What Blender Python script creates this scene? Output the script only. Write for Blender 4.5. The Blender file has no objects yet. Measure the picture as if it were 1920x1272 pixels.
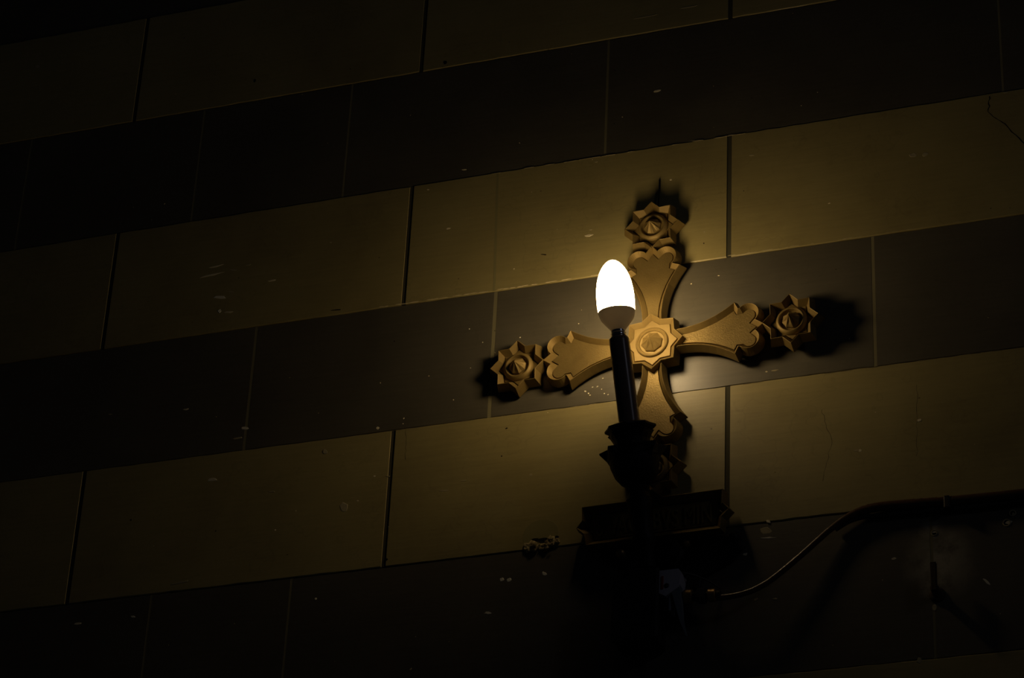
import bpy, bmesh, math, random
from mathutils import Vector, Matrix

# ---------------------------------------------------------------- scene, camera, world, lights
scene = bpy.context.scene
COL = scene.collection
Z0 = 3.15                     # height of the wall's reference point above the floor (m)
MM = 0.001
RT = ((0.9439402508, 0.1332300365, 0.3020373491),
      (0.3270520732, -0.5017977402, -0.8007721082),
      (0.0448747620, 0.8546629659, -0.5172402444))
cam_data = bpy.data.cameras.new('camera')
cam_data.sensor_width = 36.0
cam_data.lens = 5346.9 / 1920.0 * 36.0
cam_data.clip_start = 0.05
cam = bpy.data.objects.new('camera', cam_data)
COL.objects.link(cam)
m = Matrix(RT).to_4x4()
m.translation = Vector((0.9061120, -2.4023163, -1.5517207 + Z0))
cam.matrix_world = m
scene.camera = cam

scene.view_settings.view_transform = 'Standard'
scene.view_settings.look = 'None'
scene.view_settings.gamma = 1.0
scene.view_settings.use_curve_mapping = False
scene.view_settings.exposure = 0.0

BULB_STRENGTH = 27.5
BULB_COLOR = (1.0, 0.71, 0.36, 1.0)

world = bpy.data.worlds.new('dark_nave')
scene.world = world
world.use_nodes = True
bg = world.node_tree.nodes['Background']
bg.inputs[0].default_value = (0.75, 0.85, 1.0, 1.0)
bg.inputs[1].default_value = 0.0022

def area(name, loc, target, size, power, color):
    d = bpy.data.lights.new(name, 'AREA')
    d.shape = 'RECTANGLE'; d.size = size[0]; d.size_y = size[1]
    d.energy = power; d.color = color
    o = bpy.data.objects.new(name, d); COL.objects.link(o)
    o.location = loc
    o.rotation_euler = (Vector(target) - Vector(loc)).to_track_quat('-Z', 'Y').to_euler()
    return o
# added faint cool light, unseen, high on the right, standing in for the dim interior
area('cool_fill_light', (5.0, -2.9, 5.0), (0.17, 0, Z0), (0.4, 0.9), 2.8, (0.84, 0.84, 1.0))

# ---------------------------------------------------------------- helpers
random.seed(7)

def link(name, mesh, mat=None, parent=None, label=None, cat=None, group=None, kind=None):
    o = bpy.data.objects.new(name, mesh)
    COL.objects.link(o)
    if mat is not None and len(mesh.materials) == 0:
        mesh.materials.append(mat)
    if parent is not None:
        o.parent = parent
    tag(o, label, cat, group, kind)
    return o

def tag(o, label=None, cat=None, group=None, kind=None):
    if label: o['label'] = label
    if cat: o['category'] = cat
    if group: o['group'] = group
    if kind: o['kind'] = kind
    return o

def empty(name, loc_mm, label=None, cat=None, rotz=0.0):
    o = bpy.data.objects.new(name, None)
    COL.objects.link(o)
    o.empty_display_size = 0.02
    o.location = W(*loc_mm)
    o.rotation_euler = (0, 0, rotz)
    return tag(o, label, cat)

def W(x, y, z):
    """wall millimetres (x right, y into the wall, z up) -> world metres"""
    return Vector((x * MM, y * MM, z * MM + Z0))

def mesh_from(name, verts, faces, smooth=False):
    me = bpy.data.meshes.new(name)
    me.from_pydata([tuple(v) for v in verts], [], faces)
    bm = bmesh.new(); bm.from_mesh(me)
    bmesh.ops.recalc_face_normals(bm, faces=bm.faces)
    bm.to_mesh(me); bm.free()
    for p in me.polygons: p.use_smooth = smooth
    me.update()
    return me

def offset_poly(P, d):
    """offset a CCW polygon outwards by d (mitred)"""
    n = len(P); out = []
    for i in range(n):
        a, b, c = Vector(P[i-1]), Vector(P[i]), Vector(P[(i+1) % n])
        e1 = (b-a).normalized(); e2 = (c-b).normalized()
        n1 = Vector((e1.y, -e1.x)); n2 = Vector((e2.y, -e2.x))
        k = 1 + n1.dot(n2)
        s = (n1+n2) / max(k, 0.35)
        out.append((b.x + s.x*d, b.y + s.y*d))
    return out

def loft(name, rings, cap_first=True, cap_last=True, smooth=False):
    """rings: lists of 3D points, same length, joined one to the next"""
    V = []; F = []; n = len(rings[0])
    for r in rings: V += [tuple(p) for p in r]
    for k in range(len(rings)-1):
        for i in range(n):
            j = (i+1) % n
            F.append((k*n+i, k*n+j, (k+1)*n+j, (k+1)*n+i))
    if cap_first: F.append(tuple(reversed(range(n))))
    if cap_last: F.append(tuple((len(rings)-1)*n+i for i in range(n)))
    return mesh_from(name, V, F, smooth)

def relief(P, w):                      # polygon in the cross plane (mm) at height w above its back
    return [(x*MM, -w*MM, z*MM) for x, z in P]

def lathe(name, prof, n=32, frame=None, smooth=True, radii=None, cap=True, phase=0.0):
    """prof: (axial mm, radius mm); frame: (origin, axis) in mm"""
    if frame is None: frame = (Vector((0, 0, 0)), Vector((0, 0, 1)))
    o, ax = frame; ax = Vector(ax).normalized()
    ref = Vector((1, 0, 0)) if abs(ax.x) < .9 else Vector((0, 0, 1))
    u = (ref - ax*ref.dot(ax)).normalized(); v = ax.cross(u)
    rings = []
    for a, r in prof:
        ring = []
        for i in range(n):
            t = 2*math.pi*i/n + phase
            k = 1.0 if radii is None else radii(i, a, r)
            ring.append((o + ax*a + (u*math.cos(t) + v*math.sin(t))*r*k) * MM)
        rings.append(ring)
    return loft(name, rings, cap, cap, smooth)

def shade_auto(me, deg=35):
    for p in me.polygons: p.use_smooth = True
    bm = bmesh.new(); bm.from_mesh(me)
    for e in bm.edges:
        if len(e.link_faces) == 2 and e.calc_face_angle(0) > math.radians(deg):
            e.smooth = False
    bm.to_mesh(me); bm.free()
    return me

def tube(name, pts, r, n=10, ends=True, sub=6):
    """smooth tube through points (mm, catmull-rom)"""
    P = [Vector(p) for p in pts]; Q = []
    for i in range(len(P)-1):
        p0 = P[max(i-1, 0)]; p1 = P[i]; p2 = P[i+1]; p3 = P[min(i+2, len(P)-1)]
        for k in range(sub):
            t = k/sub
            Q.append(0.5*((2*p1)+(p2-p0)*t+(2*p0-5*p1+4*p2-p3)*t*t+(3*p1-p0-3*p2+p3)*t**3))
    Q.append(P[-1])
    rings = []; up = Vector((0, -1, 0.01)).normalized()
    for i, q in enumerate(Q):
        d = (Q[min(i+1, len(Q)-1)] - Q[max(i-1, 0)]).normalized()
        a = up - d*up.dot(d)
        if a.length < 1e-3: a = Vector((1, 0, 0)) - d*d.x
        a.normalize(); b = d.cross(a); up = a
        rr = r(i/(len(Q)-1)) if callable(r) else r
        rings.append([(q + (a*math.cos(2*math.pi*k/n)+b*math.sin(2*math.pi*k/n))*rr)*MM for k in range(n)])
    return loft(name, rings, ends, ends, True)

def bevel_box(name, x0, x1, y0, y1, z0, z1, b=1.0, seg=2):
    bm = bmesh.new()
    bmesh.ops.create_cube(bm, size=1)
    for v in bm.verts:
        v.co = Vector(((x0+x1)/2 + v.co.x*(x1-x0), (y0+y1)/2 + v.co.y*(y1-y0), (z0+z1)/2 + v.co.z*(z1-z0)))*MM
    bmesh.ops.bevel(bm, geom=bm.edges[:], offset=b*MM, segments=seg, affect='EDGES', profile=.5)
    me = bpy.data.meshes.new(name); bm.to_mesh(me); bm.free()
    return me

# ---------------------------------------------------------------- materials
def new_mat(name):
    mt = bpy.data.materials.new(name); mt.use_nodes = True
    nt = mt.node_tree; b = nt.nodes['Principled BSDF']
    return mt, nt, b

def N(nt, t, **kw):
    n = nt.nodes.new(t)
    for k, v in kw.items():
        if k.startswith('i_'): n.inputs[k[2:].replace('_', ' ')].default_value = v
        else: setattr(n, k, v)
    return n

def ramp(nt, stops):
    r = nt.nodes.new('ShaderNodeValToRGB')
    els = r.color_ramp.elements
    els[0].position, els[0].color = stops[0]
    els[1].position, els[1].color = stops[-1]
    for p, c in stops[1:-1]:
        e = els.new(p); e.color = c
    return r

def stone_mat(name, base, dark, pale, rough, spec, streak=0.12, fleck=True, stain=False):
    mt, nt, b = new_mat(name); L = nt.links.new
    geo = N(nt, 'ShaderNodeNewGeometry')
    oi = N(nt, 'ShaderNodeObjectInfo')
    # broad mottling
    n1 = N(nt, 'ShaderNodeTexNoise', i_Scale=7.0, i_Detail=6.0, i_Roughness=0.62)
    L(geo.outputs['Position'], n1.inputs['Vector'])
    r1 = ramp(nt, [(0.30, dark), (0.5, base), (0.74, pale)])
    L(n1.outputs['Fac'], r1.inputs['Fac'])
    # horizontal brushed streaks
    mp = N(nt, 'ShaderNodeMapping'); mp.inputs['Scale'].default_value = (14, 14, 260)
    mp.inputs['Rotation'].default_value = (0, math.radians(2.5), 0)
    L(geo.outputs['Position'], mp.inputs['Vector'])
    n2 = N(nt, 'ShaderNodeTexNoise', i_Scale=1.0, i_Detail=4.0, i_Roughness=0.6)
    L(mp.outputs['Vector'], n2.inputs['Vector'])
    r2 = ramp(nt, [(0.3, (1-streak*1.4,)*3+(1,)), (0.7, (1+streak,)*3+(1,))])
    L(n2.outputs['Fac'], r2.inputs['Fac'])
    mul = N(nt, 'ShaderNodeMix', data_type='RGBA', blend_type='MULTIPLY')
    mul.inputs[0].default_value = 1.0
    L(r1.outputs['Color'], mul.inputs[6]); L(r2.outputs['Color'], mul.inputs[7])
    # slight difference from block to block
    rv = N(nt, 'ShaderNodeMapRange'); rv.inputs[3].default_value = 0.92; rv.inputs[4].default_value = 1.06
    L(oi.outputs['Random'], rv.inputs[0])
    mv = N(nt, 'ShaderNodeVectorMath', operation='SCALE')
    L(mul.outputs[2], mv.inputs[0]); L(rv.outputs[0], mv.inputs['Scale'])
    col = mv.outputs[0]
    # wandering dark veins / hairline cracks
    n4 = N(nt, 'ShaderNodeTexNoise', i_Scale=3.3, i_Detail=5.0, i_Roughness=0.7)
    L(geo.outputs['Position'], n4.inputs['Vector'])
    ab = N(nt, 'ShaderNodeMath', operation='SUBTRACT'); ab.inputs[1].default_value = 0.5
    L(n4.outputs['Fac'], ab.inputs[0])
    ab2 = N(nt, 'ShaderNodeMath', operation='ABSOLUTE'); L(ab.outputs[0], ab2.inputs[0])
    r4 = ramp(nt, [(0.0, (0.72,)*3+(1,)), (0.004, (1,)*3+(1,))])
    L(ab2.outputs[0], r4.inputs['Fac'])
    m4 = N(nt, 'ShaderNodeMix', data_type='RGBA', blend_type='MULTIPLY'); m4.inputs[0].default_value = 0.35
    L(col, m4.inputs[6]); L(r4.outputs['Color'], m4.inputs[7]); col = m4.outputs[2]
    if fleck:
        v = N(nt, 'ShaderNodeTexVoronoi', i_Scale=26.0)
        L(geo.outputs['Position'], v.inputs['Vector'])
        r3 = ramp(nt, [(0.018, (0.35, 0.3, 0.22, 1)), (0.03, (1, 1, 1, 1))])
        L(v.outputs['Distance'], r3.inputs['Fac'])
        m3 = N(nt, 'ShaderNodeMix', data_type='RGBA', blend_type='MULTIPLY'); m3.inputs[0].default_value = 0.8
        L(col, m3.inputs[6]); L(r3.outputs['Color'], m3.inputs[7]); col = m3.outputs[2]
    if stain:
        # chalky plaster smear around the iron peg (a stain with a shape of its own)
        def blob(cx, cz, rx, rz):
            mp2 = N(nt, 'ShaderNodeMapping', vector_type='POINT')
            mp2.inputs['Location'].default_value = (-cx*MM/(rx*MM), 0, -(cz*MM+Z0)/(rz*MM))
            mp2.inputs['Scale'].default_value = (1/(rx*MM), 0, 1/(rz*MM))
            L(geo.outputs['Position'], mp2.inputs['Vector'])
            ln = N(nt, 'ShaderNodeVectorMath', operation='LENGTH'); L(mp2.outputs[0], ln.inputs[0])
            mr = N(nt, 'ShaderNodeMapRange'); mr.inputs[1].default_value = 1.0; mr.inputs[2].default_value = 0.2
            mr.clamp = True
            L(ln.outputs['Value'], mr.inputs[0]); return mr.outputs[0]
        s = None
        for bb, k in (((445, -318, 40, 44), .75), ((441, -340, 18, 18), 1.0), ((439, -345, 15, 12), 1.0), ((438, -283, 15, 16), .8), ((452, -304, 26, 24), .8)):
            o_ = blob(*bb)
            mm_ = N(nt, 'ShaderNodeMath', operation='MULTIPLY'); mm_.inputs[1].default_value = k; L(o_, mm_.inputs[0])
            if s is None: s = mm_.outputs[0]
            else:
                mx = N(nt, 'ShaderNodeMath', operation='MAXIMUM'); L(s, mx.inputs[0]); L(mm_.outputs[0], mx.inputs[1]); s = mx.outputs[0]
        n5 = N(nt, 'ShaderNodeTexNoise', i_Scale=38.0, i_Detail=6.0, i_Roughness=0.7)
        L(geo.outputs['Position'], n5.inputs['Vector'])
        r5 = ramp(nt, [(0.34, (0.1, 0.1, 0.1, 1)), (0.58, (1, 1, 1, 1))]); L(n5.outputs['Fac'], r5.inputs['Fac'])
        ms = N(nt, 'ShaderNodeMath', operation='MULTIPLY'); L(s, ms.inputs[0]); L(r5.outputs['Color'], ms.inputs[1])
        mix = N(nt, 'ShaderNodeMix', data_type='RGBA'); L(ms.outputs[0], mix.inputs[0])
        L(col, mix.inputs[6]); mix.inputs[7].default_value = (0.55, 0.5, 0.38, 1); col = mix.outputs[2]
    L(col, b.inputs['Base Color'])
    b.inputs['Roughness'].default_value = rough
    b.inputs['Specular IOR Level'].default_value = spec
    # bump
    n3 = N(nt, 'ShaderNodeTexNoise', i_Scale=60.0, i_Detail=5.0, i_Roughness=0.6)
    L(geo.outputs['Position'], n3.inputs['Vector'])
    ad = N(nt, 'ShaderNodeMath', operation='MULTIPLY_ADD'); ad.inputs[1].default_value = 0.7
    L(n2.outputs['Fac'], ad.inputs[0]); L(n3.outputs['Fac'], ad.inputs[2])
    bp = N(nt, 'ShaderNodeBump', i_Strength=0.22, i_Distance=0.0008)
    L(ad.outputs[0], bp.inputs['Height']); L(bp.outputs['Normal'], b.inputs['Normal'])
    return mt

def metal_mat(name, base, pale, metallic, rough, hammered=0.0, scale=180.0):
    mt, nt, b = new_mat(name); L = nt.links.new
    tc = N(nt, 'ShaderNodeTexCoord')
    n1 = N(nt, 'ShaderNodeTexNoise', i_Scale=30.0, i_Detail=6.0, i_Roughness=0.65)
    L(tc.outputs['Object'], n1.inputs['Vector'])
    r1 = ramp(nt, [(0.35, base), (0.68, pale)]); L(n1.outputs['Fac'], r1.inputs['Fac'])
    L(r1.outputs['Color'], b.inputs['Base Color'])
    b.inputs['Metallic'].default_value = metallic
    mr = N(nt, 'ShaderNodeMapRange'); mr.inputs[3].default_value = rough-.06; mr.inputs[4].default_value = rough+.08
    L(n1.outputs['Fac'], mr.inputs[0]); L(mr.outputs[0], b.inputs['Roughness'])
    if hammered:
        mp = N(nt, 'ShaderNodeMapping'); mp.inputs['Scale'].default_value = (1, 0.2, 1.35)
        L(tc.outputs['Object'], mp.inputs['Vector'])
        v = N(nt, 'ShaderNodeTexNoise', i_Scale=scale*2.2, i_Detail=2.5, i_Roughness=0.55, i_Distortion=0.8)
        L(mp.outputs[0], v.inputs['Vector'])
        h = v.outputs['Fac']
    else:
        v = N(nt, 'ShaderNodeTexNoise', i_Scale=260.0, i_Detail=3.0); L(tc.outputs['Object'], v.inputs['Vector'])
        h = v.outputs['Fac']
    bp = N(nt, 'ShaderNodeBump', i_Strength=(hammered or 0.12), i_Distance=0.0007)
    L(h, bp.inputs['Height']); L(bp.outputs['Normal'], b.inputs['Normal'])
    return mt

def plain(name, color, rough, metallic=0.0, spec=0.5, bump=0.05):
    mt, nt, b = new_mat(name); L = nt.links.new
    b.inputs['Base Color'].default_value = color
    b.inputs['Metallic'].default_value = metallic
    b.inputs['Specular IOR Level'].default_value = spec
    tc = N(nt, 'ShaderNodeTexCoord')
    n1 = N(nt, 'ShaderNodeTexNoise', i_Scale=55.0, i_Detail=5.0); L(tc.outputs['Object'], n1.inputs['Vector'])
    mr = N(nt, 'ShaderNodeMapRange'); mr.inputs[3].default_value = max(rough-.08, .05); mr.inputs[4].default_value = min(rough+.08, 1)
    L(n1.outputs['Fac'], mr.inputs[0]); L(mr.outputs[0], b.inputs['Roughness'])
    bp = N(nt, 'ShaderNodeBump', i_Strength=bump, i_Distance=0.001)
    L(n1.outputs['Fac'], bp.inputs['Height']); L(bp.outputs['Normal'], b.inputs['Normal'])
    return mt

M = {}
M['light'] = stone_mat('ochre_painted_stone', (0.44, 0.370, 0.152, 1), (0.355, 0.295, 0.122, 1), (0.51, 0.435, 0.185, 1), 0.46, 0.8, streak=.05)
M['dark'] = stone_mat('grey_green_painted_stone', (0.128, 0.115, 0.080, 1), (0.10, 0.090, 0.063, 1), (0.158, 0.142, 0.100, 1), 0.43, 0.95, streak=0.08, fleck=False, stain=True)
M['joint_dark'] = plain('dark_joint_filler', (0.085, 0.080, 0.052, 1), 0.85, spec=.15, bump=.6)
M['joint_light'] = plain('pale_joint_filler', (0.27, 0.245, 0.14, 1), 0.8, spec=.2, bump=.5)
M['mortar'] = plain('mortar_bed', (0.09, 0.08, 0.055, 1), 0.9, spec=.2, bump=.6)
M['chip0'] = plain('dark_pit', (0.03, 0.025, 0.015, 1), 0.9, spec=.1, bump=.6)
M['chip1'] = plain('faint_scuff_and_lit_edge', (0.52, 0.46, 0.28, 1), 0.8, spec=.2, bump=.6)
M['chip2'] = plain('pale_plaster_and_lit_edge', (0.95, 0.85, 0.58, 1), 0.8, spec=.2, bump=.6)
M['chip3'] = plain('bright_plaster', (1.0, 0.95, 0.75, 1), 0.8, spec=.2, bump=.6)
M['patch'] = plain('repair_plaster', (0.36, 0.325, 0.15, 1), 0.75, spec=.2, bump=.3)
M['rubble'] = metal_mat('crumbled_plaster', (0.42, 0.32, 0.14, 1), (0.78, 0.66, 0.38, 1), 0.0, 0.9, .5, 60)
M['bronze'] = metal_mat('aged_bronze', (0.235, 0.162, 0.050, 1), (0.30, 0.212, 0.068, 1), 0.42, 0.56)
M['hammered'] = metal_mat('hammered_bronze', (0.215, 0.152, 0.050, 1), (0.28, 0.202, 0.068, 1), 0.55, 0.46, 0.5, 260)
M['iron'] = plain('blackened_iron', (0.020, 0.018, 0.016, 1), 0.55, metallic=0.3, spec=.35, bump=.3)
M['sleeve'] = plain('dark_brown_candle_sleeve', (0.20, 0.145, 0.125, 1), 0.27, spec=.5, bump=.08)
M['steel'] = plain('polished_screw_cap', (0.6, 0.6, 0.62, 1), 0.2, metallic=1.0)
M['bulb_base'] = plain('ivory_plastic', (0.34, 0.30, 0.24, 1), 0.45, spec=.4, bump=.02)
nt_ = M['bulb_base'].node_tree
tr_ = nt_.nodes.new('ShaderNodeBsdfTranslucent'); tr_.inputs[0].default_value = (1.0, 0.86, 0.66, 1)
mx_ = nt_.nodes.new('ShaderNodeMixShader'); mx_.inputs[0].default_value = 0.0015
nt_.links.new(nt_.nodes['Principled BSDF'].outputs[0], mx_.inputs[1]); nt_.links.new(tr_.outputs[0], mx_.inputs[2])
nt_.links.new(mx_.outputs[0], nt_.nodes['Material Output'].inputs[0])
M['white_plastic'] = plain('grey_white_plastic', (0.62, 0.6, 0.66, 1), 0.5)
M['black_plastic'] = plain('black_plastic', (0.022, 0.018, 0.018, 1), 0.5)
M['red'] = plain('dark_red_strip', (0.35, 0.05, 0.02, 1), 0.5)
M['pale_strip'] = plain('cloudy_grey_plastic', (0.22, 0.26, 0.30, 1), 0.45)
M['brass'] = plain('dull_brass', (0.42, 0.27, 0.12, 1), 0.42, metallic=.8)
M['cable'] = plain('brown_cable_sheath', (0.10, 0.05, 0.022, 1), 0.28, spec=.6, bump=.02)
M['cable2'] = plain('black_cable_sheath', (0.035, 0.03, 0.026, 1), 0.4, spec=.5, bump=.02)
M['rust'] = plain('rusty_iron', (0.07, 0.045, 0.03, 1), 0.8, metallic=.2, bump=.6)
mt, nt, b = new_mat('glowing_bulb_dome')
b.inputs['Base Color'].default_value = (0.9, 0.9, 0.88, 1)
b.inputs['Emission Color'].default_value = BULB_COLOR
# the emitters sit in the neck, so the frosted dome glows most near its foot
tc_ = N(nt, 'ShaderNodeTexCoord'); sp_ = N(nt, 'ShaderNodeSeparateXYZ'); nt.links.new(tc_.outputs['Object'], sp_.inputs[0])
gr_ = N(nt, 'ShaderNodeMapRange'); gr_.inputs[1].default_value = 0.240; gr_.inputs[2].default_value = 0.293
gr_.inputs[3].default_value = BULB_STRENGTH*1.75; gr_.inputs[4].default_value = BULB_STRENGTH*0.2
nt.links.new(sp_.outputs['Z'], gr_.inputs[0]); nt.links.new(gr_.outputs[0], b.inputs['Emission Strength'])
M['glow'] = mt

# ---------------------------------------------------------------- the wall
def rect_prism(name, x0, x1, z0, z1, y_front, y_back):
    P = [(x0, z0), (x1, z0), (x1, z1), (x0, z1)]
    return loft(name, [[(x*MM, y_back*MM, z*MM) for x, z in P], [(x*MM, y_front*MM, z*MM) for x, z in P]])

wall = link('wall_front', rect_prism('wall_front', -1300, 1300, -1060, 1150, 3.0, 260), M['mortar'],
            label='church wall of alternating ochre and dark grey stone courses', kind='structure')
wall.location = (0, 0, Z0)

def block(x0, x1, z0, z1, front):
    """stone block with slightly worn, wandering arrises and a small chamfer"""
    step = 13.0
    nx = max(2, int((x1-x0)/step)); c = 0.9
    P = []
    jb = [random.uniform(-.35, .35) for _ in range(nx+1)]
    jt = [random.uniform(-.35, .35) for _ in range(nx+1)]
    for i in range(nx+1): P.append((x0+(x1-x0)*i/nx, z0 + jb[i]))
    for i in range(nx, -1, -1): P.append((x0+(x1-x0)*i/nx, z1 + jt[i]))
    back = [(x*MM, 20*MM, z*MM) for x, z in P]
    edge = [(x*MM, (front+c)*MM, z*MM) for x, z in P]
    Q = []
    for x, z in P:
        qx = min(max(x, x0+.3), x1-.3); cc = c*random.uniform(.7, 1.3)
        qz = z + cc if z < (z0+z1)/2 else z - cc
        Q.append((qx*MM, front*MM, qz*MM))
    return loft('stone_block', [back, edge, Q])

LIGHT_J = [-1213, -850, -487, -127, 235.5, 598, 961, 1300]
rows = [
    (995, 1150, 'light', LIGHT_J),
    (839, 995, 'dark', [-1040, -560, -120, 350, 720, 1120]),
    (683, 839, 'light', LIGHT_J),
    (526.5, 683, 'dark', [-980, -700, -260, 180, 560, 1020]),
    (374.3, 526.5, 'light', LIGHT_J),
    (217.5, 374.3, 'dark', [-1010, -620, -395.5, -210.3, 96, 528, 930]),
    (63.0, 217.5, 'light', LIGHT_J),
    (-92.3, 63.0, 'dark', [-1090, -690, -299, -21, 387.5, 800, 1130]),
    (-252.5, -92.3, 'light', LIGHT_J),
    (-416.0, -252.5, 'dark', [-1120, -760, -387.5, -228.3, 437, 870]),
    (-572, -416.0, 'light', LIGHT_J),
    (-728, -572, 'dark', [-930, -480, -60, 300, 720, 1090]),
    (-884, -728, 'light', LIGHT_J),
    (-1060, -884, 'dark', [-1000, -620, -190, 240, 700, 1080]),
]
for zb, zt, tone, joints in rows:
    lightrow = tone == 'light'
    front = -0.5 if lightrow else 0.3
    xs = [-1300] + [j for j in joints if -1299 < j < 1299] + [1300]
    for i in range(len(xs)-1):
        gap = {True: 2.4, False: 1.1}[lightrow]
        if not lightrow and abs(zb + 92.3) < 1 and xs[i+1] in (-21, 387.5): gap = 1.8
        x0 = xs[i] + (gap if i else 0); x1 = xs[i+1] - (gap if i < len(xs)-2 else 0)
        link('stone_block', block(x0, x1, zb+.15, zt-.15, front), M[tone], wall)
    for j in xs[1:-1]:
        g = 2.6 if lightrow else 2.0
        f = 0.35 if lightrow else 0.45
        link('mortar_joint', rect_prism('mortar_joint', j-g, j+g, zb+.2, zt-.2, f, 19), M['joint_dark' if lightrow else 'joint_light'], wall)

# chips, scuffs and holes in the paint
CHIPS=[(-79.8,153.0,7.4,2.6,-1,2),(81.1,116.2,12.6,3.8,1,2),(83.2,123.3,4.6,1.9,-9,1),(171.2,171.4,4.6,2.6,-4,2),(153.4,292.7,9.1,3.8,6,2),(209.0,98.8,2.3,2.6,-9,1),(260.2,186.6,6.9,1.9,-4,1),(342.9,110.7,3.4,1.9,1,2),(-332.2,-123.6,17.1,5.1,-3,2),(-260.6,-147.9,10.3,2.6,-9,1),(-252.5,-194.4,3.4,3.2,-9,2),(-471.1,-277.0,13.7,3.8,-1,2),(-406.6,-276.3,3.4,7.0,66,3),(-356.5,-243.3,25.1,3.2,8,1),(-199.3,-279.6,2.9,3.2,-9,3),(-203.3,-107.7,5.7,7.7,36,1),(-176.4,-177.9,12.6,15.4,-9,1),(-161.3,-171.8,1.7,3.8,71,2),(-144.3,-145.1,3.4,2.6,-9,2),(-129.8,-147.1,6.9,1.3,-9,1),(-145.6,-86.9,4.6,4.5,51,2),(-301.0,-64.8,4.0,11.5,71,3),(-308.6,-76.2,14.9,2.6,3,1),(-374.0,-31.1,8.0,2.6,3,2),(-466.2,-23.8,6.9,1.9,-1,1),(-357.5,150.5,22.9,2.6,5,2),(-360.9,139.8,32.0,3.2,5,2),(-335.7,142.0,2.9,12.8,79,1),(-334.7,113.0,2.9,9.0,76,1),(-348.4,108.3,5.1,21.8,79,3),(-346.4,89.9,5.7,6.4,71,3),(-334.5,86.6,14.9,2.6,-5,2),(-286.4,119.7,11.4,2.6,1,2),(-317.3,145.9,8.0,1.9,1,1),(-624.3,175.5,14.9,1.9,-1,1),(-629.5,482.8,5.1,7.7,51,1),(137.8,396.6,34.3,1.9,1,1),(188.2,399.4,28.6,1.9,1,1),(-335.2,402.8,3.4,6.4,-9,0),(2.7,-282.0,5.1,6.4,31,3),(10.1,-283.5,5.1,5.8,-49,3),(47.1,-280.8,8.0,4.5,-49,3),(-10.8,-317.6,9.1,3.2,-9,3),(-89.1,-370.2,3.4,3.8,-9,1),(276.9,-269.8,17.1,2.6,-6,3),(274.8,-262.0,9.1,12.8,71,1),(277.5,-252.3,3.4,6.4,61,2),(400.0,-307.6,2.9,6.4,-84,2),(488.1,-342.5,12.6,3.2,-47,3),(437.8,-363.8,5.7,7.7,-9,1),(264.6,-334.6,5.1,3.2,21,1),(283.7,-336.3,6.9,2.6,-9,1),(253.9,-285.0,6.3,3.8,11,2),(237.8,-287.7,3.4,3.8,51,1),(365.8,-185.4,8.0,2.6,-4,1),(370.1,-186.0,4.6,3.8,-9,2),(429.6,-160.3,5.1,4.5,21,2),(422.0,-417.0,6.9,7.7,-9,1),(83.3,-75.9,2.9,4.5,71,3),(86.9,-79.0,2.9,3.2,-49,3),(91.2,-72.0,3.4,2.6,11,3),(96.4,-72.2,4.0,2.6,21,3),(101.9,-63.4,3.4,2.6,11,3),(104.2,-81.6,3.4,2.6,-9,3),(108.3,-83.4,3.4,2.6,11,3),(88.7,-81.2,2.3,1.9,-9,2),(101.1,-76.0,2.3,1.9,-9,3),(-32.9,1.2,1.7,1.9,-9,3),(8.9,0.6,1.7,1.9,-9,3),(-48.9,20.2,1.7,1.9,-9,3),(-45.0,-28.4,1.7,1.9,-9,3),(73.5,7.5,2.3,1.9,21,3),(195.3,36.9,2.3,1.9,-9,2),(224.5,41.9,2.9,1.3,-9,2),(208.6,84.2,1.7,1.9,-9,0),(-91.6,-31.2,1.7,1.9,-9,2),(-62.0,-64.8,1.7,1.9,-9,2),(-116.7,-79.4,2.3,2.6,-9,2),(-146.7,-31.5,1.7,1.9,-9,2),(283.9,-81.3,9.1,1.9,1,1),(275.6,-81.3,2.9,1.9,-9,2),(31.4,100.3,1.7,9.0,76,0),(-1.7,87.6,2.3,2.6,-9,2),(88.9,75.8,2.9,2.6,-9,1),(-219.7,159.0,4.6,1.9,-9,1),(-66.8,228.8,6.9,1.9,-4,2),(-107.6,209.2,4.6,1.9,-9,2),(86.5,210.5,4.6,1.9,-9,1),(-0.7,-108.1,2.3,3.8,-69,0),(-4.4,-140.3,2.3,2.6,-9,0),(-66.1,-172.5,12.6,2.6,-4,1),(-44.5,-163.6,8.0,1.9,-4,1),(28.1,-166.5,4.6,3.8,-9,1),(-123.9,-244.4,3.4,3.2,-9,0),(-423.1,-160.6,2.9,3.2,-9,0),(-98.0,381.0,5.7,5.8,-9,0),(-205.8,68.7,13.7,1.9,-4,0),(511.9,-283.0,5.1,9.0,-69,2),(440.3,-284.1,2.3,5.8,-84,2),(516.3,-274.4,4.0,4.5,-9,1),(531.2,215.5,6.9,1.9,1,1),(432.1,154.7,10.3,6.4,-9,1),(444.9,153.6,8.0,5.8,11,1),]
def tone_front(z):
    for zb, zt, tone, _ in rows:
        if zb <= z < zt: return -0.5 if tone == 'light' else 0.3
    return -0.5
def chip_geo(cx, cz, w, h, ang, front):
    n = 9 if w > 5 or h > 5 else 6
    a = math.radians(ang); pts = []
    for i in range(n):
        t = 2*math.pi*i/n; k = random.uniform(.62, 1.12)
        x = w/2*math.cos(t)*k; z = h/2*math.sin(t)*k
        pts.append((cx + x*math.cos(a) - z*math.sin(a), cz + x*math.sin(a) + z*math.cos(a)))
    c = (sum(p[0] for p in pts)/n, sum(p[1] for p in pts)/n)
    V = [(x*MM, (front+.1)*MM, z*MM) for x, z in pts]
    V += [((c[0]+(x-c[0])*.8)*MM, (front-random.uniform(.12, .4))*MM, (c[1]+(z-c[1])*.8)*MM) for x, z in pts]
    F = [(i, (i+1) % n, n+(i+1) % n, n+i) for i in range(n)] + [tuple(range(n, 2*n))]
    return V, F
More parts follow.
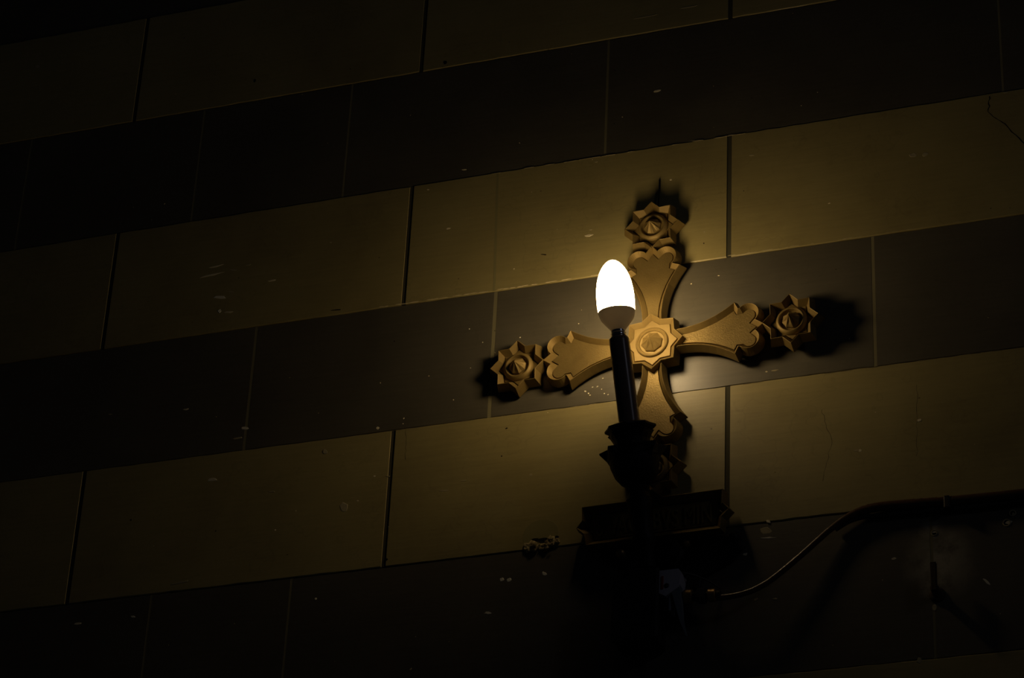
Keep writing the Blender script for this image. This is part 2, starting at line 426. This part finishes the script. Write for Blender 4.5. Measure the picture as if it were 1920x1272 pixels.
small = {0: ([], []), 1: ([], []), 2: ([], []), 3: ([], [])}
def add_small(t, V, F):
    v, f = small[t]; o_ = len(v); v.extend(V); f.extend([tuple(i+o_ for i in q) for q in F])
for cx, cz, w, h, a, t in CHIPS:
    if t == 3 and w < 5 and cx > 60: w *= .65; h *= .65
    V, F = chip_geo(cx, cz, w, h, a, tone_front(cz))
    if max(w, h) >= 6.5:
        link('plaster_chip', mesh_from('plaster_chip', V, F), M['chip%d' % t], wall)
    else:
        add_small(t, V, F)
# fine flecks near the lamp and dust specks elsewhere
for _ in range(110):
    cx = random.uniform(-480, 540); cz = random.uniform(-400, 500); s = random.uniform(.6, 1.5)
    V, F = chip_geo(cx, cz, s*random.uniform(1, 1.8), s, random.uniform(0, 180), tone_front(cz))
    add_small(random.choice((0, 1, 1, 2)), V, F)
for t, (V, F) in small.items():
    link('paint_flecks', mesh_from('paint_flecks', V, F), M['chip%d' % t], wall, kind='stuff')

# broken pale strips on course edges: bulb-lit lips painted in, plus worn paint
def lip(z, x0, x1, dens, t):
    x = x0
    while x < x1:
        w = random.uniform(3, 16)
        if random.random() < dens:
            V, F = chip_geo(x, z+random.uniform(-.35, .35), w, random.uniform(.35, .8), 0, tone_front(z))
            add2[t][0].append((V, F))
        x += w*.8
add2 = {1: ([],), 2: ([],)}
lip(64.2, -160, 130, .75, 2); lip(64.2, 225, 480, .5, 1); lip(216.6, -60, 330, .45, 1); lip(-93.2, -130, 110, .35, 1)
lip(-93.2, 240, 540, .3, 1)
for t, (lst,) in add2.items():
    V = []; F = []
    for v, f in lst:
        o_ = len(V); V += v; F += [tuple(i+o_ for i in q) for q in f]
    link('lit_worn_edges', mesh_from('lit_worn_edges', V, F), M['chip%d' % t], wall, kind='stuff')

# hairline cracks
def crack(pts, w=0.5, mat='chip0'):
    V = []; F = []
    for i, (x, z) in enumerate(pts):
        k = w*random.uniform(.4, 1.0)
        f = tone_front(z) - .06
        V += [((x-k)*MM, f*MM, z*MM), ((x+k)*MM, f*MM, (z+k*.4)*MM), ((x-k)*MM, (f+1)*MM, z*MM), ((x+k)*MM, (f+1)*MM, (z+k*.4)*MM)]
        if i:
            a = 4*(i-1); b_ = 4*i
            F += [(a, a+1, b_+1, b_), (a, b_, b_+2, a+2), (a+1, a+3, b_+3, b_+1)]
    link('hairline_crack', mesh_from('hairline_crack', V, F), M[mat], wall)
def wander(x0, z0, x1, z1, n=14, j=1.2):
    return [(x0+(x1-x0)*i/n+random.uniform(-j, j), z0+(z1-z0)*i/n) for i in range(n+1)]
crack(wander(514.2, 214, 512, 195, 6)+wander(515, 190, 529, 176, 6)+wander(532, 170, 560, 130, 8), .8)
crack(wander(-113, -94, -111, -130, 10, .8), .3, 'joint_dark')
crack(wander(332, -134, 341, -170, 10)+wander(341, -174, 333, -215, 8), .22, 'joint_dark')
crack(wander(428, -120, 426, -200, 14), .2, 'joint_dark')
# faint filled joint running up through the ochre course above the left rosette
P = [(-24.5, 63.6), (-21.5, 63.6), (-25.5, 216), (-28.0, 216)]
link('filled_joint', loft('filled_joint', [[(x*MM, -.3*MM, z*MM) for x, z in P], [(x*MM, -.56*MM, z*MM) for x, z in P]]), M['patch'], wall)

# round repair patch with a broken-out hole at its lower edge
P = [(42 + 19.5*math.cos(t*math.pi/20), -237 + 17.5*math.sin(t*math.pi/20)) for t in range(40)]
P = [(x, max(z, -252.2)) for x, z in P]
link('plaster_patch', loft('plaster_patch', [[(x*MM, 0, z*MM) for x, z in P], [(x*MM, -.62*MM, z*MM) for x, z in offset_poly(P, -.5)]]), M['patch'], wall)
def hole(cx, cz, rx, rz, seed, deep=1.0):
    rnd = random.Random(seed); n = 26; rings = []
    base = [rnd.uniform(.78, 1.12) for _ in range(n)]
    for q, (k, y) in enumerate(((1.0, 0.2), (.93, -1.6), (.74, -1.1), (.52, -2.6), (.3, -.9), (.12, -1.7))):
        ring = []
        for i in range(n):
            t = 2*math.pi*i/n; kk = k*base[i]*(1 if q == 0 else rnd.uniform(.88, 1.1))
            ring.append(((cx+rx*kk*math.cos(t))*MM, (y-.4+(rnd.uniform(-.5, .5)*deep if q else 0))*MM, (cz+rz*kk*math.sin(t))*MM))
        rings.append(ring)
    return loft('broken_plaster', rings, smooth=True)
for cx, cz, rx, rz, sd in ((33, -249.5, 9.5, 6.5, 1), (46.5, -251.5, 6, 4.5, 2), (53.5, -246, 7, 6.5, 3), (60, -246.5, 3.2, 3, 4)):
    link('broken_plaster', hole(cx, cz, rx, rz, sd), M['rubble'], wall)
for cx, cz, rx, rz in ((35, -252.2, 4.2, 2.6), (45, -243.2, 7.5, 2.0), (37, -242.4, 4.5, 2.2), (52, -244.5, 3, 2.4), (59.5, -242.2, 2.8, 2.0), (48, -256.5, 3.2, 2.2), (54, -252.6, 3, 1.6)):
    V, F = chip_geo(cx, cz, rx*2, rz*2, 0, -.5)
    V = [(x, y-(.0032 if abs(cz+252) < 2 else .0012), z) for x, y, z in V]
    link('dark_cavity', mesh_from('dark_cavity', V, F), M['chip0'], wall)

# two old drill holes, upper right of the peg
def ring_hole(x, z, r):
    me = lathe('drill_hole', [(0, r*1.35), (.5, r*1.3), (.6, r), (-1.2, r*.85), (-1.3, r*.2)], 16, (Vector((x, .3, z)), Vector((0, -1, 0))))
    link('drill_hole', me, M['chip1'], wall)
ring_hole(509.5, -283, 3.0); ring_hole(515.5, -273.5, 2.6); ring_hole(440, -285, 2.4)

# ---------------------------------------------------------------- the bronze cross
TILT = -math.radians(1.2)
cross = empty('wall_cross', (159.3, -5, -38), 'ornate bronze cross with star rosettes at its tips, mounted behind the lit candle bulb', 'cross', TILT)
cross.rotation_euler = (0, -math.radians(1.2), TILT)

def rim_and_floor(P, ridge_w, drop, inset, outset, rim_name, floor_name, parent, mat_floor, back=0.0):
    r0 = offset_poly(P, .35); r1 = offset_poly(P, -.35)
    inner = offset_poly(P, -inset); outer = offset_poly(P, outset)
    inner_lo = offset_poly(P, -inset)
    groove = 1.3
    me = loft(rim_name, [relief(outer, back), relief(outer, back+2.0), relief(r0, ridge_w-.25), relief(P, ridge_w), relief(r1, ridge_w-.25),
                         relief(inner, ridge_w-drop-groove), relief(inner_lo, back)], False, False)
    # close the back
    n = len(P); bm = bmesh.new(); bm.from_mesh(me); bm.verts.ensure_lookup_table()
    for i in range(n):
        j = (i+1) % n
        try: bm.faces.new((bm.verts[i], bm.verts[j], bm.verts[6*n+j], bm.verts[6*n+i]))
        except ValueError: pass
    bmesh.ops.recalc_face_normals(bm, faces=bm.faces)
    bm.to_mesh(me); bm.free()
    rim = link(rim_name, me, M['bronze'], parent)
    fl = loft(floor_name, [relief(offset_poly(P, -inset-.55), back+.3), relief(offset_poly(P, -inset-.55), ridge_w-drop-.25), relief(offset_poly(P, -inset-.8), ridge_w-drop)])
    f = link(floor_name, fl, mat_floor, rim)
    return rim, f

def star_poly(cx, cz, R, ratio=.765, n=8, ph=0.0):
    out = []
    for i in range(2*n):
        a = math.pi*i/n + ph; r = R if i % 2 == 0 else R*ratio
        out.append((cx + r*math.cos(a), cz + r*math.sin(a)))
    return out

# arm outline (u outwards, v across)
def arc(cx, cz, r, a0, a1, n):
    return [(cx+r*math.cos(math.radians(a0+(a1-a0)*i/n)), cz+r*math.sin(math.radians(a0+(a1-a0)*i/n))) for i in range(n+1)]
half = [(22, 10.2), (27.5, 10.0), (36, 10.2), (44, 11.2), (52, 12.8), (60, 15.2), (68, 18.3), (76, 22.4), (83, 26.6), (88.2, 30.2),
        (91.9, 22.6)] + arc(102.3, 15.0, 11.4, 137, -50, 15) + [(117.8, 0.0)]
arm_P = half + [(u, -v) for u, v in reversed(half[:-1])]
arm_P = list(reversed(arm_P))        # make CCW
arm_rim, arm_floor = rim_and_floor(arm_P, 12, 4.6, 4.2, 3.0, 'cross_arm', 'hammered_field', cross, M['hammered'])
for me_ in (arm_rim.data, arm_floor.data):      # the arm's root dips under the central star
    for v in me_.vertices:
        if v.co.x < 26.8*MM and v.co.y < -7.5*MM: v.co.y = -7.5*MM
cs_rim, cs_floor = rim_and_floor(star_poly(0, 0, 33.2, .80), 13.6, 3.4, 4.4, 2.6, 'center_star', 'star_field', cross, M['bronze'])

def ring_mesh(name, prof, n=48):
    return shade_auto(lathe(name, prof, n, (Vector((0, 0, 0)), Vector((0, -1, 0)))), 40)
def stud_mesh(name, w0, r, h, ph=math.pi/8, flute=.9):
    V = []; F = []
    n = 8
    for k in range(2*n):
        a = math.pi*k/n + ph
        rr = r if k % 2 == 0 else r*math.cos(math.pi/8)*.985
        V.append((rr*math.cos(a)*MM, -(w0)*MM, rr*math.sin(a)*MM))
    for k in range(2*n):
        a = math.pi*k/n + ph
        rr = r if k % 2 == 0 else r*math.cos(math.pi/8)*.985
        V.append((rr*math.cos(a)*MM, -(w0+h*.22-(0 if k % 2 == 0 else .4))*MM, rr*math.sin(a)*MM))
    for k in range(2*n):        # mid ring: folds sink between the ridges
        a = math.pi*k/n + ph
        s = .5
        rr = (r if k % 2 == 0 else r*math.cos(math.pi/8)*.97)*s
        w = w0+h*(.22+.78*.5) - (0 if k % 2 == 0 else flute)
        V.append((rr*math.cos(a)*MM, -w*MM, rr*math.sin(a)*MM))
    V.append((0, -(w0+h)*MM, 0)); top = len(V)-1
    m2 = 2*n
    for k in range(m2):
        j = (k+1) % m2
        F += [(k, j, m2+j, m2+k), (m2+k, m2+j, 2*m2+j, 2*m2+k), (2*m2+k, 2*m2+j, top)]
    F.append(tuple(reversed(range(m2))))
    return mesh_from(name, V, F)

link('ring_moulding', ring_mesh('ring_moulding', [(9.6, 17.6), (11.4, 17.4), (12.4, 16.4), (12.5, 15.6), (11.8, 15.0), (11.5, 14.6), (11.6, 14.2), (11.0, 13.6), (9.9, 13.0), (9.8, 4)]), M['bronze'], cs_rim)
link('faceted_stud', stud_mesh('faceted_stud', 9.6, 11.4, 11.5, 0.2, .9), M['bronze'], cs_rim)

ro_P = star_poly(0, 0, 29.0, .765)
ro_rim, ro_floor = rim_and_floor(ro_P, 12.6, 6.8, 4.8, 3.0, 'star_rosette', 'rosette_field', cross, M['bronze'])
ro_rim.location = (146.6*MM, 0, 0)
ro_ring = link('ring_moulding', ring_mesh('ring_moulding', [(6.2, 16.4), (8.0, 16.0), (9.6, 14.6), (10.4, 13.2), (10.2, 12.4), (8.6, 11.6), (7.1, 10.8), (7.0, 4)]), M['bronze'], ro_rim)
ro_stud = link('faceted_stud', stud_mesh('faceted_stud', 6.6, 9.4, 13.0, .2, .9), M['bronze'], ro_rim)

def dup(o, parent):
    c = o.copy(); COL.objects.link(c); c.parent = parent; return c
for k in (1, 2, 3):
    a = dup(arm_rim, cross); a.rotation_euler = (0, k*math.pi/2, 0); dup(arm_floor, a)
    r = dup(ro_rim, cross)
    ang = k*math.pi/2
    d = {1: 144.6, 2: 147.2, 3: 144.2}[k]
    r.location = (math.cos(ang)*d*MM, 0, -math.sin(ang)*d*MM)
    dup(ro_floor, r); dup(ro_ring, r); dup(ro_stud, r)

# mounting pins into the wall and the little hanging nail over the top
for (px, pz) in ((70, 0), (-70, 0), (0, 75), (0, -75)):
    me = lathe('mounting_pin', [(-9, 3), (0.5, 3)], 12, (Vector((px, 0, pz)), Vector((0, -1, 0))))
    link('mounting_pin', me, M['bronze'], cross)
hook_pts = [(4, 0, 160), (5, 1, 175), (6, 2.5, 196), (6, 3.5, 211)]
link('hanging_wire', tube('hanging_wire', [(x-2, y, z) for x, y, z in hook_pts], 0.9, 8), M['iron'], cross)

# ---------------------------------------------------------------- inscription plaque under the cross
plq = empty('inscription_plaque', (165, -7, -241.5), 'dark bronze name plaque with raised lettering under the cross', 'plaque', TILT)
plq.rotation_euler = (math.radians(8), 0, TILT)
def sym(pts):
    return pts + [(-x, z) for x, z in reversed(pts)]
right = [(0, -20), (69, -20), (71, -8), (78.5, -1), (72.5, 6), (72.5, 20.0), (12, 20.0), (0, 29.5)]
Pq = right + [(-x, z) for x, z in reversed(right[1:-1])]
rim_and_floor(Pq, 14, 8, 6.5, 1.5, 'plaque_frame', 'plaque_field', plq, M['bronze'])
cu = bpy.data.curves.new('inscription', 'FONT')
cu.body = 'S. IACOBVS MIN'
cu.size = 0.0245; cu.extrude = 0.0011; cu.bevel_depth = 0.0003; cu.align_x = 'CENTER'; cu.align_y = 'CENTER'
cu.resolution_u = 6; cu.space_character = 1.05
tmp = bpy.data.objects.new('lettering', cu); COL.objects.link(tmp)
bpy.context.view_layer.update()
dg = bpy.context.evaluated_depsgraph_get()
tm = bpy.data.meshes.new_from_object(tmp.evaluated_get(dg))
bpy.data.objects.remove(tmp)
xs = [v.co.x for v in tm.vertices]; zs = [v.co.y for v in tm.vertices]
sx = 0.119/(max(xs)-min(xs)); sz = 0.0195/(max(zs)-min(zs)); cx = (max(xs)+min(xs))/2; cz = (max(zs)+min(zs))/2
for v in tm.vertices:
    x, y, z = v.co
    v.co = ((x-cx)*sx, -(6.4*MM) - z, (y-cz)*sz - .0008)
tm.materials.clear()
link('lettering', tm, M['bronze'], plq)
for x in (-45, 45):
    link('mounting_pin', lathe('mounting_pin', [(-6, 3), (0.5, 3)], 12, (Vector((x, 0, 0)), Vector((0, -1, 0)))), M['bronze'], plq)

# ---------------------------------------------------------------- the candle-shaped wall lamp
lamp = empty('candle_lamp', (184.6, 0, -285), 'black iron wall lamp holding a glowing candle-shaped bulb in front of the cross', 'lamp')
LO = Vector((184.6, 0, -285))
def rel(p): return Vector(p) - LO
Bp = rel((163.5, -30.0, -297.3)); Np = rel((146.7, -87.0, -72.4))
ax = (Np-Bp).normalized()
bx = Vector((-0.040, -0.235, 0.97)).normalized()
# small wall plate behind the foot of the stem
Pb = [(-40, -52), (42, -52), (44, -40), (74, -26), (84, -14), (80, -2), (64, 4), (-56, 4), (-60, -6), (-44, -18)]
Pb = [(x-17, z+18) for x, z in Pb]
me = loft('backplate', [[(x*MM, -0.6*MM, z*MM) for x, z in Pb], [(x*MM, -4*MM, z*MM) for x, z in Pb], [(x*MM, -5*MM, z*MM) for x, z in offset_poly(Pb, -1.0)]])
link('backplate', me, M['iron'], lamp)
for wx, wz in ((128.5, -271.3), (196.2, -268.6), (244.5, -268.3)):
    p = rel((wx, -4.5, wz))
    link('dome_screw', shade_auto(lathe('dome_screw', [(0, 5.5), (2, 5.3), (4.5, 4.4), (6, 2.6), (6.8, .4)], 20, (p, Vector((0, -1, 0))))), M['iron'] if wx > 240 else M['brass'], lamp)
bo = rel((180, -4.5, -279))
link('foot_boss', shade_auto(lathe('foot_boss', [(0, 14), (4, 14), (6, 11), (9, 11), (10, 12.5), (13, 12.5), (15, 8), (16, 3)], 32, (bo, Vector((0, -1, 0))))), M['iron'], lamp)
link('stem_foot', tube('stem_foot', [rel((164, -5, -298)), rel((164, -14, -299)), Bp-ax*1, Bp+ax*8], 6.5, 16), M['iron'], lamp)
# upright stem, baluster shaped
Ls = (Np-Bp).length
pan1 = Ls - 96          # axial position of the upper pan
pan2 = Ls - 121
st = [(-6, 8.5), (0, 8.8), (14, 8.8), (20, 11.5), (25, 11.5), (30, 9.5), (50, 11.8), (pan2-48, 13.0), (pan2-42, 10), (pan2-36, 12)]
link('stem', shade_auto(lathe('stem', st, 24, (Bp, ax)), 30), M['iron'], lamp)
# lower pan: eight-pointed star dish over a rounded bowl
def r8(depth):
    def f(i, a, r):
        return 1.0 if i % 2 == 0 else depth(a)
    return f
low = [(pan2-36, 7), (pan2-34, 12), (pan2-31, 16), (pan2-24, 21), (pan2-13, 24.5), (pan2-7, 25)]
link('bowl', shade_auto(lathe('bowl', low, 32, (Bp, ax)), 45), M['iron'], lamp)
lo2 = [(pan2-16, 22), (pan2-6, 27), (pan2+2, 33.5), (pan2+3.4, 33.5), (pan2+4, 24), (pan2+7, 20)]
link('lower_drip_pan', lathe('lower_drip_pan', lo2, 16, (Bp, ax), False, r8(lambda a: .80 if a > pan2-4 and a < pan2+3.6 else .95), True, .25), M['iron'], lamp)
up = [(pan2+5, 17.5), (pan2+12, 18.5), (pan1-8, 21), (pan1-5, 23.5), (pan1-4, 21.5), (pan1-1, 26.0), (pan1+1, 26.0), (pan1+5, 15), (pan1+6, 11.5)]
link('upper_drip_pan', lathe('upper_drip_pan', up, 16, (Bp, ax), False, r8(lambda a: .90 if a > pan1-6 else .97), True, .12), M['iron'], lamp)
# candle sleeve (faintly ribbed tube)
def rib(i, a, r):
    return 1.0 - (0.035 if (i % 16) in (0, 1) else 0.0)
sl = [(pan1+2, 10.6), (Ls-4, 10.2), (Ls-1.2, 9.9), (Ls, 8.6)]
link('candle_sleeve', shade_auto(lathe('candle_sleeve', sl, 48, (Bp, ax), True, rib), 50), M['sleeve'], lamp)
# bulb
NB = Np - ax*3
tip = 86.0                                   # tip distance from the neck point
bulb_root = link('light_bulb', shade_auto(lathe('light_bulb', [(-4, 6.6), (7, 6.7), (9.2, 8.2), (12.5, 11.0), (16.5, 14.1), (20, 16.6), (24, 18.0), (27.7, 18.6), (28.0, 17.8)], 48, (NB+ax*3, bx)), 60), M['bulb_base'], lamp, label='ivory opaque bulb base')
dome = []
for a, r in ((3.0, .3), (3.4, 2.4), (4.4, 4.6), (6.2, 7.0), (9, 9.6), (12.5, 12.0), (17, 14.3), (22, 16.1), (28, 17.6), (34, 18.5), (41, 19.0), (48, 19.1), (54, 18.9), (58.2, 18.5)):
    dome.append((tip-a, r))
dome.reverse()
link('bulb_dome', lathe('bulb_dome', dome, 48, (NB+ax*3, bx)), M['glow'], bulb_root)
link('screw_cap', shade_auto(lathe('screw_cap', [(-3, 7.2), (1.0, 7.2), (1.6, 7.9), (2.4, 7.2), (3.6, 7.2), (4.2, 7.9), (5.0, 7.2), (7.4, 7.0)], 32, (NB+ax*3, bx))), M['steel'], bulb_root)

# ---------------------------------------------------------------- junction box, fittings
box = empty('junction_box', (160, 0, -345), 'black plastic junction box on the wall below the plaque', 'box')
BO = Vector((160, 0, -345))
def bb(name, x0, x1, y0, y1, z0, z1, b_, mat, parent):
    return link(name, bevel_box(name, x0-BO.x, x1-BO.x, y0, y1, z0-BO.z, z1-BO.z, b_), M[mat], parent)
bb('box_body', 132.5, 176, -35, -0.2, -382, -310, 3, 'black_plastic', box)
bb('box_lid', 131, 178.6, -40, -34.5, -384, -307, 2.6, 'black_plastic', box)
def loc_ring(pts): return [((x-BO.x)*MM, y*MM, (z-BO.z)*MM) for x, y, z in pts]
tp = [(176, -309.5), (176, -333), (184, -337.5), (197, -329), (199, -313), (196.5, -309.5)]
tb = loft('terminal_block', [loc_ring([(x, -33, z) for x, z in tp]), loc_ring([(x, -14, z) for x, z in tp])])
t_ = link('terminal_block', tb, M['white_plastic'], box)
bb('red_strip', 179.4, 181.6, -33.8, -32.4, -330, -316, .3, 'red', t_)
link('screw_hole', lathe('screw_hole', [(0, 2.6), (.6, 2.4)], 14, (Vector((184.8-BO.x, -33, -326.5-BO.z)), Vector((0, -1, 0)))), M['black_plastic'], t_)
cone = loft('cable_tail', [loc_ring([(189, -32, -330), (197.5, -32, -326), (197.5, -22, -326), (189, -22, -330)]),
                           loc_ring([(193, -32, -346), (199.5, -32, -346), (199.5, -25, -346), (193, -25, -346)]),
                           loc_ring([(198.5, -32, -366), (202, -32, -366), (202, -29, -366), (198.5, -29, -366)]),
                           loc_ring([(205, -32, -382), (206, -32, -382), (206, -31, -382), (205, -31, -382)])])
link('plastic_tail', cone, M['pale_strip'], box)
bb('support_rib', 186, 188.5, -30, -16, -352, -334, .8, 'pale_strip', box)
bb('mounting_foot', 174, 202, -14, -0.2, -350, -320, 2, 'black_plastic', box)
link('thin_wire', tube('thin_wire', [(197-BO.x, -28, -311-BO.z), (209-BO.x, -20, -312-BO.z), (221-BO.x, -9, -315-BO.z), (230-BO.x, -1, -320-BO.z)], .9, 8), M['cable2'], box)

# ---------------------------------------------------------------- cables
cab = empty('power_cable', (320, 0, -290), 'brown round cable running from the junction box up and right along the wall', 'cable')
CO = Vector((320, 0, -290))
path = [(198, -21, -334.5), (212, -21, -336.3), (226.6, -20, -338.5), (247.6, -19, -338.2), (265.7, -18, -334.2), (283.4, -15.5, -324.1), (311.4, -12, -300.4),
        (342.3, -8, -271.7), (363.3, -6.5, -258.6), (384.4, -5.6, -253.4), (415.6, -5.2, -253.6), (454.4, -5.2, -255.4), (492.8, -5.2, -256.4), (528.3, -5.2, -256.8),
        (700, -5.2, -257.4), (900, -5.2, -257.2), (1100, -5.2, -257.6), (1290, -5.2, -257.6)]
link('cable_sheath', tube('cable_sheath', [Vector(p)-CO for p in path], lambda t: 3.0 + 1.7*min(1, max(0, (t-.40)*8)), 14), M['cable'], cab)
for a0, r_, l_, mt_ in ((0.0, 7.2, 9, 'brass'), (13, 8.6, 9, 'black_plastic'), (24, 6.4, 8, 'brass')):
    p = Vector((199+a0, -21, -334.8-a0*.05))-CO
    link('cable_gland', shade_auto(lathe('cable_gland', [(0, r_*.9), (.8, r_), (l_-.8, r_), (l_, r_*.85)], 6 if mt_ == 'black_plastic' else 24, (p, Vector((1, .03, -.04))))), M[mt_], cab)
p = Vector((199, -21, -334.8))-CO
link('gland_nut', shade_auto(lathe('gland_nut', [(-2, 5), (36, 4.6)], 20, (p, Vector((1, .03, -.04))))), M['iron'], cab)
# clip holding both cables
bb2 = bevel_box('cable_clip', 452-CO.x, 458-CO.x, -10.6, -.2, -265-CO.z, -251.5-CO.z, 1.2)
link('cable_clip', bb2, M['black_plastic'], cab)
cab2 = empty('thin_cable', (420, 0, -260), 'thin black cable lying just below the brown cable on the wall', 'cable')
C2 = Vector((420, 0, -260))
path2 = [(345, -4.5, -271.8), (358, -4.0, -264.5), (372, -3.2, -261.0), (390, -3.0, -261.2), (415, -3.0, -261.8), (454, -3.0, -262.8), (495, -3, -263.6), (700, -3, -264), (1000, -3, -264), (1290, -3, -264)]
link('cable_sheath', tube('cable_sheath', [Vector(p)-C2 for p in path2], 2.4, 10), M['cable2'], cab2)

# ---------------------------------------------------------------- iron peg in the wall
peg = empty('iron_peg', (441, 0, -350), 'short rusty iron hook peg set in stained plaster at lower right', 'peg')
PO = Vector((441, 0, -350))
link('peg_shank', tube('peg_shank', [(0, .2, -1), (0, -7, 0), (0, -14, 0)], 4.2, 10), M['rust'], peg)
link('peg_upright', bevel_box('peg_upright', -2.8, 2.8, -17, -11.5, -4, 26, .8), M['rust'], peg)
link('peg_collar', lathe('peg_collar', [(0, 8), (1.5, 7.2), (3, 4.6)], 14, (Vector((0, -.2, -1)), Vector((0, -1, 0)))), M['rust'], peg)
